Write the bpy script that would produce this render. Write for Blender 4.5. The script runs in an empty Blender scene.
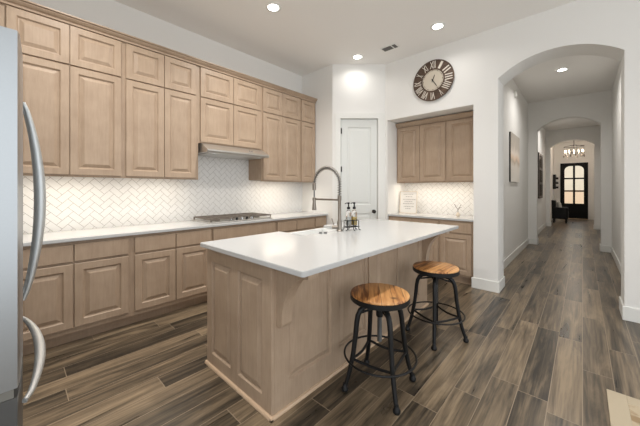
import bpy, bmesh, math, random
from mathutils import Vector, Matrix
random.seed(7)
C = bpy.context.scene.collection
S = bpy.context.scene
PI = math.pi

# ------------------------------------------------------------------ camera
YAW = math.radians(42.70); CAM_H = 1.33
cam_d = bpy.data.cameras.new('camera'); cam = bpy.data.objects.new('camera', cam_d); C.objects.link(cam)
cam_d.sensor_width = 36.0; cam_d.lens = 284.44 * 36.0 / 640.0
cam_d.shift_y = -24.0 / 640.0; cam_d.clip_start = 0.02; cam_d.clip_end = 200
cam.location = (0, 0, CAM_H); cam.rotation_euler = (PI / 2, 0, YAW)
S.camera = cam

# ------------------------------------------------------------------ world, exposure
wd = bpy.data.worlds.new('World'); S.world = wd; wd.use_nodes = True
bg = wd.node_tree.nodes['Background']
bg.inputs[0].default_value = (0.95, 0.98, 1.0, 1); bg.inputs[1].default_value = 1.42
S.view_settings.view_transform = 'Standard'; S.view_settings.look = 'None'
S.view_settings.gamma = 1.0; S.view_settings.exposure = 0.37
S.view_settings.use_curve_mapping = False
S.cycles.use_denoising = True
S.cycles.max_bounces = 10; S.cycles.diffuse_bounces = 6
S.cycles.sample_clamp_indirect = 6.0

def area_light(name, loc, size, power, col=(1, .95, .88), rot=(0, 0, 0), size_y=None, spread=PI):
    d = bpy.data.lights.new(name, 'AREA'); d.energy = power; d.color = col; d.size = size
    if size_y: d.shape = 'RECTANGLE'; d.size_y = size_y
    else: d.shape = 'DISK'
    d.spread = spread
    o = bpy.data.objects.new(name, d); o.location = loc; o.rotation_euler = rot; C.objects.link(o)
    return o

# ------------------------------------------------------------------ materials
def srgb(r, g, b):
    f = lambda c: (c / 12.92 if c <= .04045 else ((c + .055) / 1.055) ** 2.4)
    return (f(r / 255), f(g / 255), f(b / 255), 1)

def mat(name, col, rough=.5, metal=0.0, spec=.5, emit=None, estr=0, trans=0.0, bump=0.0, bscale=60, ior=1.45, coat=0):
    m = bpy.data.materials.new(name); m.use_nodes = True
    nt = m.node_tree; b = nt.nodes['Principled BSDF']
    b.inputs['Base Color'].default_value = col
    b.inputs['Roughness'].default_value = rough; b.inputs['Metallic'].default_value = metal
    b.inputs['Specular IOR Level'].default_value = spec; b.inputs['IOR'].default_value = ior
    b.inputs['Transmission Weight'].default_value = trans
    b.inputs['Coat Weight'].default_value = coat
    if emit:
        b.inputs['Emission Color'].default_value = emit; b.inputs['Emission Strength'].default_value = estr
    tc = nt.nodes.new('ShaderNodeTexCoord')
    n = nt.nodes.new('ShaderNodeTexNoise'); n.inputs['Scale'].default_value = bscale; n.inputs['Detail'].default_value = 3
    nt.links.new(tc.outputs['Object'], n.inputs['Vector'])
    if bump:
        bp = nt.nodes.new('ShaderNodeBump'); bp.inputs['Strength'].default_value = bump; bp.inputs['Distance'].default_value = .002
        nt.links.new(n.outputs['Fac'], bp.inputs['Height']); nt.links.new(bp.outputs['Normal'], b.inputs['Normal'])
    mx = nt.nodes.new('ShaderNodeMix'); mx.data_type = 'RGBA'; mx.blend_type = 'MULTIPLY'
    mx.inputs[0].default_value = .06
    mx.inputs[6].default_value = col
    nt.links.new(n.outputs['Fac'], mx.inputs[7]); nt.links.new(mx.outputs[2], b.inputs['Base Color'])
    return m

def wood(name, c1, c2, scale=(14, 14, 1.2), rough=.42, knots=None):
    m = bpy.data.materials.new(name); m.use_nodes = True
    nt = m.node_tree; b = nt.nodes['Principled BSDF']; L = nt.links.new
    tc = nt.nodes.new('ShaderNodeTexCoord'); mp = nt.nodes.new('ShaderNodeMapping'); mp.inputs['Scale'].default_value = scale
    L(tc.outputs['Object'], mp.inputs['Vector'])
    n = nt.nodes.new('ShaderNodeTexNoise'); n.inputs['Scale'].default_value = 3.0; n.inputs['Detail'].default_value = 6; n.inputs['Roughness'].default_value = .65
    L(mp.outputs[0], n.inputs['Vector'])
    n2 = nt.nodes.new('ShaderNodeTexNoise'); n2.inputs['Scale'].default_value = 5.0; n2.inputs['Detail'].default_value = 3
    L(tc.outputs['Object'], n2.inputs['Vector'])
    ad = nt.nodes.new('ShaderNodeMath'); ad.operation = 'ADD'; L(n.outputs['Fac'], ad.inputs[0]); L(n2.outputs['Fac'], ad.inputs[1])
    hf = nt.nodes.new('ShaderNodeMath'); hf.operation = 'MULTIPLY'; hf.inputs[1].default_value = .5; L(ad.outputs[0], hf.inputs[0])
    r = nt.nodes.new('ShaderNodeValToRGB'); r.color_ramp.elements[0].position = .36; r.color_ramp.elements[1].position = .64
    r.color_ramp.elements[0].color = c1; r.color_ramp.elements[1].color = c2
    L(hf.outputs[0], r.inputs[0]); L(r.outputs[0], b.inputs['Base Color'])
    b.inputs['Roughness'].default_value = rough; b.inputs['Specular IOR Level'].default_value = .4
    return m

M_WALL = mat('wall_paint', srgb(236, 235, 232), .75, spec=.3, bump=.05, bscale=120)
M_CEIL = mat('ceiling_paint', srgb(243, 241, 238), .85, spec=.2, bump=.08, bscale=90)
M_TRIM = mat('white_trim', srgb(232, 232, 228), .4)
M_DOOR = mat('door_white', srgb(224, 226, 223), .4)
M_CAB = wood('washed_maple', srgb(163, 141, 120), srgb(179, 157, 135), scale=(22, 22, 2.2))
M_QUARTZ = mat('white_quartz', srgb(196, 197, 197), .16)
M_TILE = mat('white_tile', srgb(232, 232, 231), .18)
M_GROUT = mat('grey_grout', srgb(160, 157, 154), .8)
M_STEEL = mat('brushed_steel', srgb(174, 178, 181), .34, 1.0, bump=.02, bscale=200)
M_HOOD = mat('hood_steel', srgb(206, 203, 198), .34, .88)
M_HANDLE = mat('handle_steel', srgb(204, 207, 208), .42, .85)
M_DSTEEL = mat('dark_steel', srgb(105, 106, 106), .4, .7)
M_NICKEL = mat('brushed_nickel', srgb(146, 138, 129), .36, 1.0)
M_CHROME = mat('chrome', srgb(205, 205, 205), .12, 1.0)
M_BLACK = mat('black_iron', srgb(34, 34, 35), .45, .4)
M_IRON = mat('cast_iron', srgb(116, 108, 100), .5, .3)
M_DARK = mat('dark_gap', srgb(48, 40, 34), .7)
M_CERAMIC = mat('white_fireclay', srgb(240, 241, 240), .12)
M_FOAM = mat('gasket', srgb(120, 118, 112), .6)
M_BRONZE = mat('oil_rubbed_bronze', srgb(44, 40, 38), .35, .6)
M_GLASS = mat('clear_glass', (1, 1, 1, 1), .02, trans=1.0, ior=1.45)
M_PANE = mat('thin_pane', (1, 1, 1, 1), .0, trans=1.0, ior=1.02)
M_BULB = mat('bulb', (1, .9, .75, 1), .4, emit=(1, .85, .65, 1), estr=3)
M_LENS = mat('light_lens', (1, 1, 1, 1), .4, emit=(1, .97, .92, 1), estr=9)
M_LED = mat('led_strip', (1, .9, .75, 1), .4, emit=(1, .86, .66, 1), estr=6)
M_CLOCKW = wood('clock_wood', srgb(62, 47, 38), srgb(104, 84, 70), scale=(3, 18, 18))
M_CREAM = mat('aged_cream', srgb(198, 188, 172), .6)
M_NUM = mat('whitewashed_numeral', srgb(226, 218, 206), .6)
M_BLKDOOR = mat('black_door', srgb(17, 17, 18), .5, spec=.2)
M_LEATHER = mat('black_leather', srgb(18, 19, 21), .5, spec=.3, bump=.2, bscale=80)
M_PILLOW = mat('grey_pillow', srgb(186, 186, 182), .85, bump=.3, bscale=200)
M_SIGN = mat('sign_white', srgb(236, 232, 226), .5)
M_INK = mat('grey_ink', srgb(178, 172, 166), .6)
M_TWIG = mat('twig', srgb(96, 84, 76), .6)
M_VASE = mat('beige_vase', srgb(218, 205, 188), .4)
M_LIQ = mat('amber_soap', srgb(226, 200, 120), .2, trans=.3)
M_CLEARSOAP = mat('clear_soap', srgb(226, 230, 230), .1, trans=.6)
M_RUGEDGE = mat('rug_border', srgb(190, 176, 152), .9, bump=.4, bscale=300)
M_BRICK = mat('outdoor_wall', srgb(216, 194, 166), .8, bump=.5, bscale=30)
M_PAVE = mat('outdoor_paving', srgb(205, 180, 155), .8)
M_CARVED = wood('weathered_wood', srgb(48, 40, 34), srgb(84, 72, 62), scale=(12, 12, 3))
M_SHOE = mat('shoe_wood', srgb(205, 178, 150), .45)
M_CRYSTAL = mat('smoke_crystal', srgb(120, 112, 104), .1, .3)
M_CANVEDGE = mat('canvas_edge', srgb(92, 90, 88), .8)

def seat_wood():
    m = bpy.data.materials.new('acacia_seat'); m.use_nodes = True
    nt = m.node_tree; b = nt.nodes['Principled BSDF']; L = nt.links.new; N = nt.nodes.new
    tc = N('ShaderNodeTexCoord'); mp = N('ShaderNodeMapping'); mp.inputs['Rotation'].default_value = (0, 0, .35)
    L(tc.outputs['Object'], mp.inputs['Vector'])
    sx = N('ShaderNodeSeparateXYZ'); L(mp.outputs[0], sx.inputs[0])
    row = N('ShaderNodeMath'); row.operation = 'DIVIDE'; row.inputs[1].default_value = .075; L(sx.outputs['Y'], row.inputs[0])
    fl = N('ShaderNodeMath'); fl.operation = 'FLOOR'; L(row.outputs[0], fl.inputs[0])
    wn = N('ShaderNodeTexWhiteNoise'); wn.noise_dimensions = '1D'; L(fl.outputs[0], wn.inputs['W'])
    st = N('ShaderNodeMapping'); st.inputs['Scale'].default_value = (3, 26, 20); L(mp.outputs[0], st.inputs['Vector'])
    off = N('ShaderNodeVectorMath'); off.operation = 'ADD'; L(st.outputs[0], off.inputs[0]); L(wn.outputs['Color'], off.inputs[1])
    n = N('ShaderNodeTexNoise'); n.inputs['Scale'].default_value = 1.6; n.inputs['Detail'].default_value = 5; n.inputs['Distortion'].default_value = .6
    L(off.outputs[0], n.inputs['Vector'])
    mixf = N('ShaderNodeMath'); mixf.operation = 'MULTIPLY_ADD'; mixf.inputs[1].default_value = .28
    L(wn.outputs['Value'], mixf.inputs[0]); L(n.outputs['Fac'], mixf.inputs[2])
    r = N('ShaderNodeValToRGB'); e = r.color_ramp.elements
    e[0].position = .40; e[0].color = srgb(112, 66, 34); e[1].position = .82; e[1].color = srgb(216, 164, 106)
    x = e.new(.55); x.color = srgb(190, 132, 76)
    L(mixf.outputs[0], r.inputs[0])
    vo = N('ShaderNodeTexVoronoi'); vo.inputs['Scale'].default_value = 5.5; L(mp.outputs[0], vo.inputs['Vector'])
    kr = N('ShaderNodeValToRGB'); kr.color_ramp.elements[0].position = .05; kr.color_ramp.elements[0].color = (1, 1, 1, 1)
    kr.color_ramp.elements[1].position = .16; kr.color_ramp.elements[1].color = (0, 0, 0, 1)
    L(vo.outputs['Distance'], kr.inputs[0])
    mx = N('ShaderNodeMix'); mx.data_type = 'RGBA'; L(kr.outputs[0], mx.inputs[0]); L(r.outputs[0], mx.inputs[6]); mx.inputs[7].default_value = srgb(58, 30, 16)
    fr = N('ShaderNodeMath'); fr.operation = 'FRACT'; L(row.outputs[0], fr.inputs[0])
    lt = N('ShaderNodeMath'); lt.operation = 'LESS_THAN'; lt.inputs[1].default_value = .035; L(fr.outputs[0], lt.inputs[0])
    mx2 = N('ShaderNodeMix'); mx2.data_type = 'RGBA'; L(lt.outputs[0], mx2.inputs[0]); L(mx.outputs[2], mx2.inputs[6]); mx2.inputs[7].default_value = srgb(105, 62, 34)
    L(mx2.outputs[2], b.inputs['Base Color']); b.inputs['Roughness'].default_value = .4
    return m
M_SEAT = seat_wood()

def floor_mat():
    m = bpy.data.materials.new('wood_look_tile'); m.use_nodes = True
    nt = m.node_tree; b = nt.nodes['Principled BSDF']; L = nt.links.new; N = nt.nodes.new
    def math_(op, a, bb=None, c=None):
        n = N('ShaderNodeMath'); n.operation = op
        for i, v in enumerate((a, bb, c)):
            if v is None: continue
            if isinstance(v, (int, float)): n.inputs[i].default_value = v
            else: L(v, n.inputs[i])
        return n.outputs[0]
    W, LEN = .158, 1.18
    tc = N('ShaderNodeTexCoord'); sx = N('ShaderNodeSeparateXYZ'); L(tc.outputs['Object'], sx.inputs[0])
    rx = math_('DIVIDE', sx.outputs['X'], W); ri = math_('FLOOR', rx); rf = math_('FRACT', rx)
    wn1 = N('ShaderNodeTexWhiteNoise'); wn1.noise_dimensions = '1D'; L(ri, wn1.inputs['W'])
    yy = math_('ADD', math_('DIVIDE', sx.outputs['Y'], LEN), wn1.outputs['Value'])
    ci = math_('FLOOR', yy); cf = math_('FRACT', yy)
    cmb = N('ShaderNodeCombineXYZ'); L(ri, cmb.inputs[0]); L(ci, cmb.inputs[1])
    wn2 = N('ShaderNodeTexWhiteNoise'); wn2.noise_dimensions = '2D'; L(cmb.outputs[0], wn2.inputs['Vector'])
    mp = N('ShaderNodeMapping'); mp.inputs['Scale'].default_value = (13, 1.25, 1); L(tc.outputs['Object'], mp.inputs['Vector'])
    sc = N('ShaderNodeVectorMath'); sc.operation = 'SCALE'; sc.inputs['Scale'].default_value = 37.0; L(wn2.outputs['Color'], sc.inputs[0])
    ad = N('ShaderNodeVectorMath'); ad.operation = 'ADD'; L(mp.outputs[0], ad.inputs[0]); L(sc.outputs[0], ad.inputs[1])
    n = N('ShaderNodeTexNoise'); n.inputs['Scale'].default_value = 1.0; n.inputs['Detail'].default_value = 5; n.inputs['Roughness'].default_value = .62; n.inputs['Distortion'].default_value = .7
    L(ad.outputs[0], n.inputs['Vector'])
    mp2 = N('ShaderNodeMapping'); mp2.inputs['Scale'].default_value = (75, 2.2, 1); L(tc.outputs['Object'], mp2.inputs['Vector'])
    ad2 = N('ShaderNodeVectorMath'); ad2.operation = 'ADD'; L(mp2.outputs[0], ad2.inputs[0]); L(sc.outputs[0], ad2.inputs[1])
    n2 = N('ShaderNodeTexNoise'); n2.inputs['Scale'].default_value = 1.0; n2.inputs['Detail'].default_value = 3; L(ad2.outputs[0], n2.inputs['Vector'])
    v = math_('MULTIPLY_ADD', wn2.outputs['Value'], .28, math_('MULTIPLY_ADD', math_('SUBTRACT', n.outputs['Fac'], .5), 1.05, .48))
    v = math_('MULTIPLY_ADD', math_('SUBTRACT', n2.outputs['Fac'], .5), .38, math_('ADD', v, .06))
    r = N('ShaderNodeValToRGB'); e = r.color_ramp.elements
    e[0].position = .46; e[0].color = srgb(48, 43, 36); e[1].position = .92; e[1].color = srgb(146, 128, 104)
    x = e.new(.60); x.color = srgb(81, 71, 58); x = e.new(.72); x.color = srgb(109, 95, 77)
    L(v, r.inputs[0])
    gx = math_('LESS_THAN', math_('ABSOLUTE', math_('SUBTRACT', rf, .5)), .5 - .0024 / W)
    gy = math_('LESS_THAN', math_('ABSOLUTE', math_('SUBTRACT', cf, .5)), .5 - .0024 / LEN)
    g = math_('MULTIPLY', gx, gy)
    mx = N('ShaderNodeMix'); mx.data_type = 'RGBA'; L(g, mx.inputs[0]); mx.inputs[6].default_value = srgb(143, 127, 107); L(r.outputs[0], mx.inputs[7])
    L(mx.outputs[2], b.inputs['Base Color'])
    rr = math_('MULTIPLY_ADD', n.outputs['Fac'], .16, .22)
    L(rr, b.inputs['Roughness']); b.inputs['Specular IOR Level'].default_value = .45
    bp = N('ShaderNodeBump'); bp.inputs['Strength'].default_value = .25; bp.inputs['Distance'].default_value = .002
    L(g, bp.inputs['Height']); L(bp.outputs['Normal'], b.inputs['Normal'])
    return m
M_FLOOR = floor_mat()

def rug_mat():
    m = bpy.data.materials.new('rug_pattern'); m.use_nodes = True
    nt = m.node_tree; b = nt.nodes['Principled BSDF']; L = nt.links.new; N = nt.nodes.new
    tc = N('ShaderNodeTexCoord'); n = N('ShaderNodeTexNoise'); n.inputs['Scale'].default_value = 14; n.inputs['Detail'].default_value = 4; n.inputs['Distortion'].default_value = .8
    L(tc.outputs['Object'], n.inputs['Vector'])
    r = N('ShaderNodeValToRGB'); e = r.color_ramp.elements
    e[0].position = .42; e[0].color = srgb(156, 132, 102); e[1].position = .56; e[1].color = srgb(188, 172, 146)
    L(n.outputs['Fac'], r.inputs[0]); L(r.outputs[0], b.inputs['Base Color']); b.inputs['Roughness'].default_value = .95
    bp = N('ShaderNodeBump'); bp.inputs['Strength'].default_value = .4; bp.inputs['Distance'].default_value = .003
    L(n.outputs['Fac'], bp.inputs['Height']); L(bp.outputs['Normal'], b.inputs['Normal'])
    return m
M_RUG = rug_mat()

def art_mat():
    m = bpy.data.materials.new('abstract_painting'); m.use_nodes = True
    nt = m.node_tree; b = nt.nodes['Principled BSDF']; L = nt.links.new; N = nt.nodes.new
    tc = N('ShaderNodeTexCoord'); mp = N('ShaderNodeMapping'); mp.inputs['Scale'].default_value = (1, 6, 2.2); L(tc.outputs['Object'], mp.inputs['Vector'])
    n = N('ShaderNodeTexNoise'); n.inputs['Scale'].default_value = 1.6; n.inputs['Detail'].default_value = 6; L(mp.outputs[0], n.inputs['Vector'])
    sx = N('ShaderNodeSeparateXYZ'); L(tc.outputs['Object'], sx.inputs[0])
    a = N('ShaderNodeMath'); a.operation = 'MULTIPLY_ADD'; a.inputs[1].default_value = .25; L(n.outputs['Fac'], a.inputs[0]); L(sx.outputs['Z'], a.inputs[2])
    r = N('ShaderNodeValToRGB'); e = r.color_ramp.elements
    e[0].position = .05; e[0].color = srgb(240, 236, 228); e[1].position = .95; e[1].color = srgb(186, 178, 168)
    for p, c in ((.42, (236, 228, 218)), (.50, (206, 190, 172)), (.58, (240, 214, 190)), (.66, (244, 232, 220)), (.78, (204, 194, 182))):
        x = e.new(p); x.color = srgb(*c)
    L(a.outputs[0], r.inputs[0]); L(r.outputs[0], b.inputs['Base Color']); b.inputs['Roughness'].default_value = .7
    return m
M_ART = art_mat()

# ------------------------------------------------------------------ mesh helpers
class MB:
    """collects shapes in world (or local) coordinates; build() links them as ONE mesh object"""
    def __init__(self): self.bm = bmesh.new()
    def box(self, x0, x1, y0, y1, z0, z1, bev=0.0, seg=2):
        vs = [self.bm.verts.new(p) for p in ((x0, y0, z0), (x1, y0, z0), (x1, y1, z0), (x0, y1, z0), (x0, y0, z1), (x1, y0, z1), (x1, y1, z1), (x0, y1, z1))]
        fs = [self.bm.faces.new([vs[i] for i in f]) for f in ((0, 3, 2, 1), (4, 5, 6, 7), (0, 1, 5, 4), (1, 2, 6, 5), (2, 3, 7, 6), (3, 0, 4, 7))]
        if bev:
            es = list({e for f in fs for e in f.edges})
            bmesh.ops.bevel(self.bm, geom=es, offset=bev, segments=seg, affect='EDGES', profile=.5)
        return self
    def prism(self, pts, vec):
        """extrude the closed polygon pts (3-D) along vec"""
        vec = Vector(vec)
        a = [self.bm.verts.new(p) for p in pts]; b = [self.bm.verts.new(Vector(p) + vec) for p in pts]
        n = len(pts)
        self.bm.faces.new(a); self.bm.faces.new(b[::-1])
        for i in range(n): self.bm.faces.new((a[i], b[i], b[(i + 1) % n], a[(i + 1) % n]))
        return self
    def tube(self, pts, r, n=8, closed=False, flat=None):
        pts = [Vector(p) for p in pts]; m = len(pts); rings = []
        up = None
        for i, p in enumerate(pts):
            if closed: t = pts[(i + 1) % m] - pts[i - 1]
            else: t = pts[min(i + 1, m - 1)] - pts[max(i - 1, 0)]
            t.normalize()
            if up is None:
                up = Vector((0, 0, 1)) if abs(t.z) < .9 else Vector((1, 0, 0))
            s = t.cross(up)
            if s.length < 1e-5: s = t.cross(Vector((.3, .8, .5)))
            s.normalize(); up = s.cross(t).normalized()
            rr = r[i] if isinstance(r, (list, tuple)) else r
            rings.append([self.bm.verts.new(p + s * (math.cos(2 * PI * k / n) * rr) + up * (math.sin(2 * PI * k / n) * rr * (flat or 1))) for k in range(n)])
        for i in range(m if closed else m - 1):
            a, b = rings[i], rings[(i + 1) % m]
            for k in range(n): self.bm.faces.new((a[k], a[(k + 1) % n], b[(k + 1) % n], b[k]))
        if not closed:
            self.bm.faces.new(rings[0][::-1]); self.bm.faces.new(rings[-1])
        return self
    def lathe(self, prof, c=(0, 0, 0), axis=(0, 0, 1), n=24, caps=True):
        """prof = [(radius, height)] turned about axis through c"""
        ax = Vector(axis).normalized(); q = Vector((0, 0, 1)).rotation_difference(ax); c = Vector(c); rings = []
        for r, h in prof:
            rings.append([self.bm.verts.new(c + q @ Vector((r * math.cos(2 * PI * k / n), r * math.sin(2 * PI * k / n), h))) for k in range(n)])
        for a, b in zip(rings, rings[1:]):
            for k in range(n): self.bm.faces.new((a[k], a[(k + 1) % n], b[(k + 1) % n], b[k]))
        if caps:
            if prof[0][0] > 1e-6: self.bm.faces.new(rings[0][::-1])
            if prof[-1][0] > 1e-6: self.bm.faces.new(rings[-1])
        return self
    def quad(self, *ps): self.bm.faces.new([self.bm.verts.new(p) for p in ps]); return self
    def panel(self, O, U, V, N, W, H, T, fields=(), prof=((0, 0), (.004, -.007), (.012, -.0085), (.040, -.001))):
        """board W x H x T whose face (at +N) carries raised fields [(u0,v0,u1,v1)]"""
        O, U, V, N = Vector(O), Vector(U), Vector(V), Vector(N)
        P = lambda u, v, d=0: O + U * u + V * v + N * d
        us = sorted({0, W, *[f[0] for f in fields], *[f[2] for f in fields]}); vs = sorted({0, H, *[f[1] for f in fields], *[f[3] for f in fields]})
        bv = min(.003, T * .3)
        for a, b in zip(us, us[1:]):
            for c, d in zip(vs, vs[1:]):
                if any(f[0] <= (a + b) / 2 <= f[2] and f[1] <= (c + d) / 2 <= f[3] for f in fields): continue
                a_, b_ = (a + bv if a == 0 else a), (b - bv if b == W else b); c_, d_ = (c + bv if c == 0 else c), (d - bv if d == H else d)
                self.quad(P(a_, c_), P(b_, c_), P(b_, d_), P(a_, d_))
        for u0, v0, u1, v1 in fields:
            loops = []
            for i, hgt in prof:
                loops.append([self.bm.verts.new(P(u, v, hgt)) for u, v in ((u0 + i, v0 + i), (u1 - i, v0 + i), (u1 - i, v1 - i), (u0 + i, v1 - i))])
            for a, b in zip(loops, loops[1:]):
                for k in range(4): self.bm.faces.new((a[k], a[(k + 1) % 4], b[(k + 1) % 4], b[k]))
            self.bm.faces.new(loops[-1])
        ring = [[(bv, bv, 0), (W - bv, bv, 0), (W - bv, H - bv, 0), (bv, H - bv, 0)], [(0, 0, -bv), (W, 0, -bv), (W, H, -bv), (0, H, -bv)], [(0, 0, -T), (W, 0, -T), (W, H, -T), (0, H, -T)]]
        lv = [[self.bm.verts.new(P(*p)) for p in l] for l in ring]
        for a, b in zip(lv, lv[1:]):
            for k in range(4): self.bm.faces.new((a[(k + 1) % 4], a[k], b[k], b[(k + 1) % 4]))
        self.bm.faces.new(lv[-1][::-1])
        return self
    def build(self, name, m, parent=None, smooth=False, origin=None):
        bmesh.ops.remove_doubles(self.bm, verts=self.bm.verts, dist=1e-6)
        bmesh.ops.recalc_face_normals(self.bm, faces=self.bm.faces)
        me = bpy.data.meshes.new(name)
        off = parent_loc(parent) if parent is not None else Vector(origin or (0, 0, 0))
        for v in self.bm.verts: v.co -= off
        self.bm.to_mesh(me); self.bm.free()
        me.materials.append(m)
        if smooth:
            for p in me.polygons: p.use_smooth = True
            try: me.set_sharp_from_angle(angle=math.radians(40))
            except Exception: pass
        o = bpy.data.objects.new(name, me); C.objects.link(o)
        if parent is not None: o.parent = parent
        elif origin: o.location = origin
        return o

def parent_loc(p):
    l = Vector((0, 0, 0))
    while p is not None: l = l + p.location; p = p.parent
    return l

def tag(o, label=None, cat=None, group=None, kind=None):
    if label: o['label'] = label
    if cat: o['category'] = cat
    if group: o['group'] = group
    if kind: o['kind'] = kind
    return o
def thing(name, label, cat, loc=(0, 0, 0), group=None):
    o = bpy.data.objects.new(name, None); o.location = loc; o.empty_display_size = .1; C.objects.link(o)
    return tag(o, label, cat, group)
def struct(name, mb, m, label=None): return tag(mb.build(name, m), label, kind='structure')

def text_verts(s, size=1.0):
    """polygons of a string in the built-in font, centred on the origin"""
    cu = bpy.data.curves.new('glyphs', 'FONT'); cu.body = s; cu.size = size; cu.align_x = 'CENTER'; cu.align_y = 'CENTER'; cu.extrude = .0
    o = bpy.data.objects.new('glyphs', cu); C.objects.link(o)
    dg = bpy.context.evaluated_depsgraph_get(); me = bpy.data.meshes.new_from_object(o.evaluated_get(dg))
    vs = [v.co.copy() for v in me.vertices]; fs = [list(p.vertices) for p in me.polygons]
    bpy.data.objects.remove(o); bpy.data.curves.remove(cu); bpy.data.meshes.remove(me)
    return vs, fs

# ------------------------------------------------------------------ the setting
XL, ZC = -3.80, 3.41          # left wall, ceiling height
YE, YC = 3.628, 4.225         # short end wall, clock wall
AX, AY, BX, BY = -3.064, 3.628, -2.417, 4.225    # the diagonal pantry wall
HL, HR = -.97, .45            # hall walls
YF = 17.0                     # front door wall
XR, YB = 3.2, -3.6            # extents of the open living side

struct('floor', MB().box(XL - .2, XR, YB, YF + .3, -.08, 0), M_FLOOR)
struct('ceiling', MB().box(XL - .2, XR, YB, YF + .3, ZC, ZC + .1), M_CEIL)
struct('wall_left', MB().box(XL - .15, XL, YB, YE + .1, 0, ZC), M_WALL)
struct('wall_end', MB().box(XL, AX, YE, YE + .12, 0, ZC), M_WALL)
ux, uy = (BX - AX), (BY - AY); Ld = math.hypot(ux, uy); ux /= Ld; uy /= Ld
nx, ny = -uy, ux                                  # into the wall
dw = MB()
DP = lambda s, n, z: (AX + ux * s + nx * n, AY + uy * s + ny * n, z)
def dbox(mb, s0, s1, n0, n1, z0, z1):
    return mb.prism([DP(s0, n0, z0), DP(s1, n0, z0), DP(s1, n1, z0), DP(s0, n1, z0)], (0, 0, z1 - z0))
DS0, DS1, DZ = .135, .757, 2.505
dbox(dw, 0, DS0, 0, .12, 0, ZC); dbox(dw, DS1, Ld, 0, .12, 0, ZC); dbox(dw, DS0, DS1, 0, .12, DZ, ZC)
struct('wall_diagonal', dw, M_WALL)
tr = MB(); dbox(tr, .045, DS0, -.018, .001, 0, DZ + .085); dbox(tr, DS1, .862, -.018, .001, 0, DZ + .085); dbox(tr, DS0, DS1, -.018, .001, DZ, DZ + .085)
struct('trim_1', tr, M_TRIM)
ph = MB(); dbox(ph, 0, Ld, .6, .62, 0, ZC)
struct('wall_pantry', ph, M_WALL)

def arc(a0, a1, zs, za, n=28):
    w = (a1 - a0) / 2; s = za - zs; r = (w * w + s * s) / (2 * s); cx, cz = (a0 + a1) / 2, za - r
    t = math.asin(w / r)
    return [(cx + r * math.sin(-t + 2 * t * i / n), cz + r * math.cos(-t + 2 * t * i / n)) for i in range(n + 1)]
def arch_top(mb, y0, y1, a0, a1, zs, za, zt):
    P = arc(a0, a1, zs, za)
    for (xa, za_), (xb, zb) in zip(P, P[1:]):
        mb.prism([(xa, y0, za_), (xb, y0, zb), (xb, y0, zt), (xa, y0, zt)], (0, y1 - y0, 0))
A0, A1 = -.795, .314
AL0, AL1, ALZ, ALB = -2.376, -1.082, 2.47, 4.86
Y1B = 4.58
w = MB()
w.box(BX - .12, AL0, YC, Y1B, 0, ZC); w.box(AL0, AL1, YC, Y1B, ALZ, ZC); w.box(AL1, A0, YC, Y1B, 0, ZC); w.box(A1, XR, YC, Y1B, 0, ZC)
arch_top(w, YC, Y1B, A0, A1, 2.745, 2.948, ZC)
struct('wall_clock', w, M_WALL)
w = MB(); w.box(AL0 - .08, AL0, Y1B, ALB, 0, ALZ + .1); w.box(AL1, AL1 + .08, Y1B, ALB, 0, ALZ + .1); w.box(AL0 - .08, AL1 + .08, ALB, ALB + .08, 0, ALZ + .1); w.box(AL0, AL1, Y1B, ALB, ALZ, ALZ + .1)
struct('wall_alcove', w, M_WALL)
struct('wall_back', MB().box(XL - .15, -.95, -.95, -.83, 0, ZC), M_WALL)
# hall
struct('wall_hall_left', MB().box(HL - .04, HL, Y1B, YF, 0, ZC), M_WALL)
struct('wall_hall_right', MB().box(HR, HR + .04, Y1B, YF, 0, ZC), M_WALL)
def wing(name, y0, y1, a0, a1, zs, za):
    w = MB(); w.box(HL, a0, y0, y1, 0, ZC); w.box(a1, HR, y0, y1, 0, ZC); arch_top(w, y0, y1, a0, a1, zs, za, ZC)
    struct(name, w, M_WALL)
wing('wall_hall_middle', 8.5, 8.72, -.80, .29, 2.73, 2.955)
wing('wall_hall_far', 13.0, 13.22, -.84, .285, 2.81, 3.02)
FD0, FD1, FDZ = -.745, .18, 2.49
w = MB(); w.box(HL - .04, FD0, YF, YF + .15, 0, ZC); w.box(FD1, HR + .04, YF, YF + .15, 0, ZC); w.box(FD0, FD1, YF, YF + .15, FDZ, ZC)
struct('wall_entry', w, M_WALL)
# baseboards
BH, BT = .14, .016
def bb(name, *boxes):
    mb = MB()
    for x0, x1, y0, y1 in boxes: mb.box(x0, x1, y0, y1, 0, BH, .005)
    struct(name, mb, M_TRIM)
bb('baseboard_clock', (AL1 - .02, A0 + BT, YC - BT, YC), (A0, A0 + BT, YC, Y1B), (A1 - BT, XR, YC - BT, YC), (A1 - BT, A1, YC, Y1B))
bb('baseboard_hall_left', (HL, HL + BT, Y1B, 8.5), (HL, -.80, 8.5 - BT, 8.5), (-.80, -.80 + BT, 8.5 - BT, 8.72), (HL, HL + BT, 8.72, 13), (HL, -.84, 13 - BT, 13), (-.84, -.84 + BT, 13 - BT, 13.22), (HL, HL + BT, 13.22, YF))
bb('baseboard_hall_right', (HR - BT, HR, Y1B, 8.5), (.29, HR, 8.5 - BT, 8.5), (.29 - BT, .29, 8.5 - BT, 8.72), (HR - BT, HR, 8.72, 13), (.285, HR, 13 - BT, 13), (.285 - BT, .285, 13 - BT, 13.22), (HR - BT, HR, 13.22, YF))
bb('baseboard_entry', (HL, FD0 - .03, YF - BT, YF), (FD1 + .03, HR, YF - BT, YF))
# outdoors behind the front door
struct('ground_outside', MB().box(-6, 6, YF + .3, YF + 14, -.14, -.04), M_PAVE)
struct('wall_outside', MB().box(-6, 6, YF + 11, YF + 11.2, -.04, 1.25), M_BRICK)
struct('wall_neighbour', MB().box(-9, 9, YF + 15, YF + 15.2, -.14, 5.5), mat('pale_stone', srgb(212, 202, 182), .9, bump=.6, bscale=3))

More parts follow.
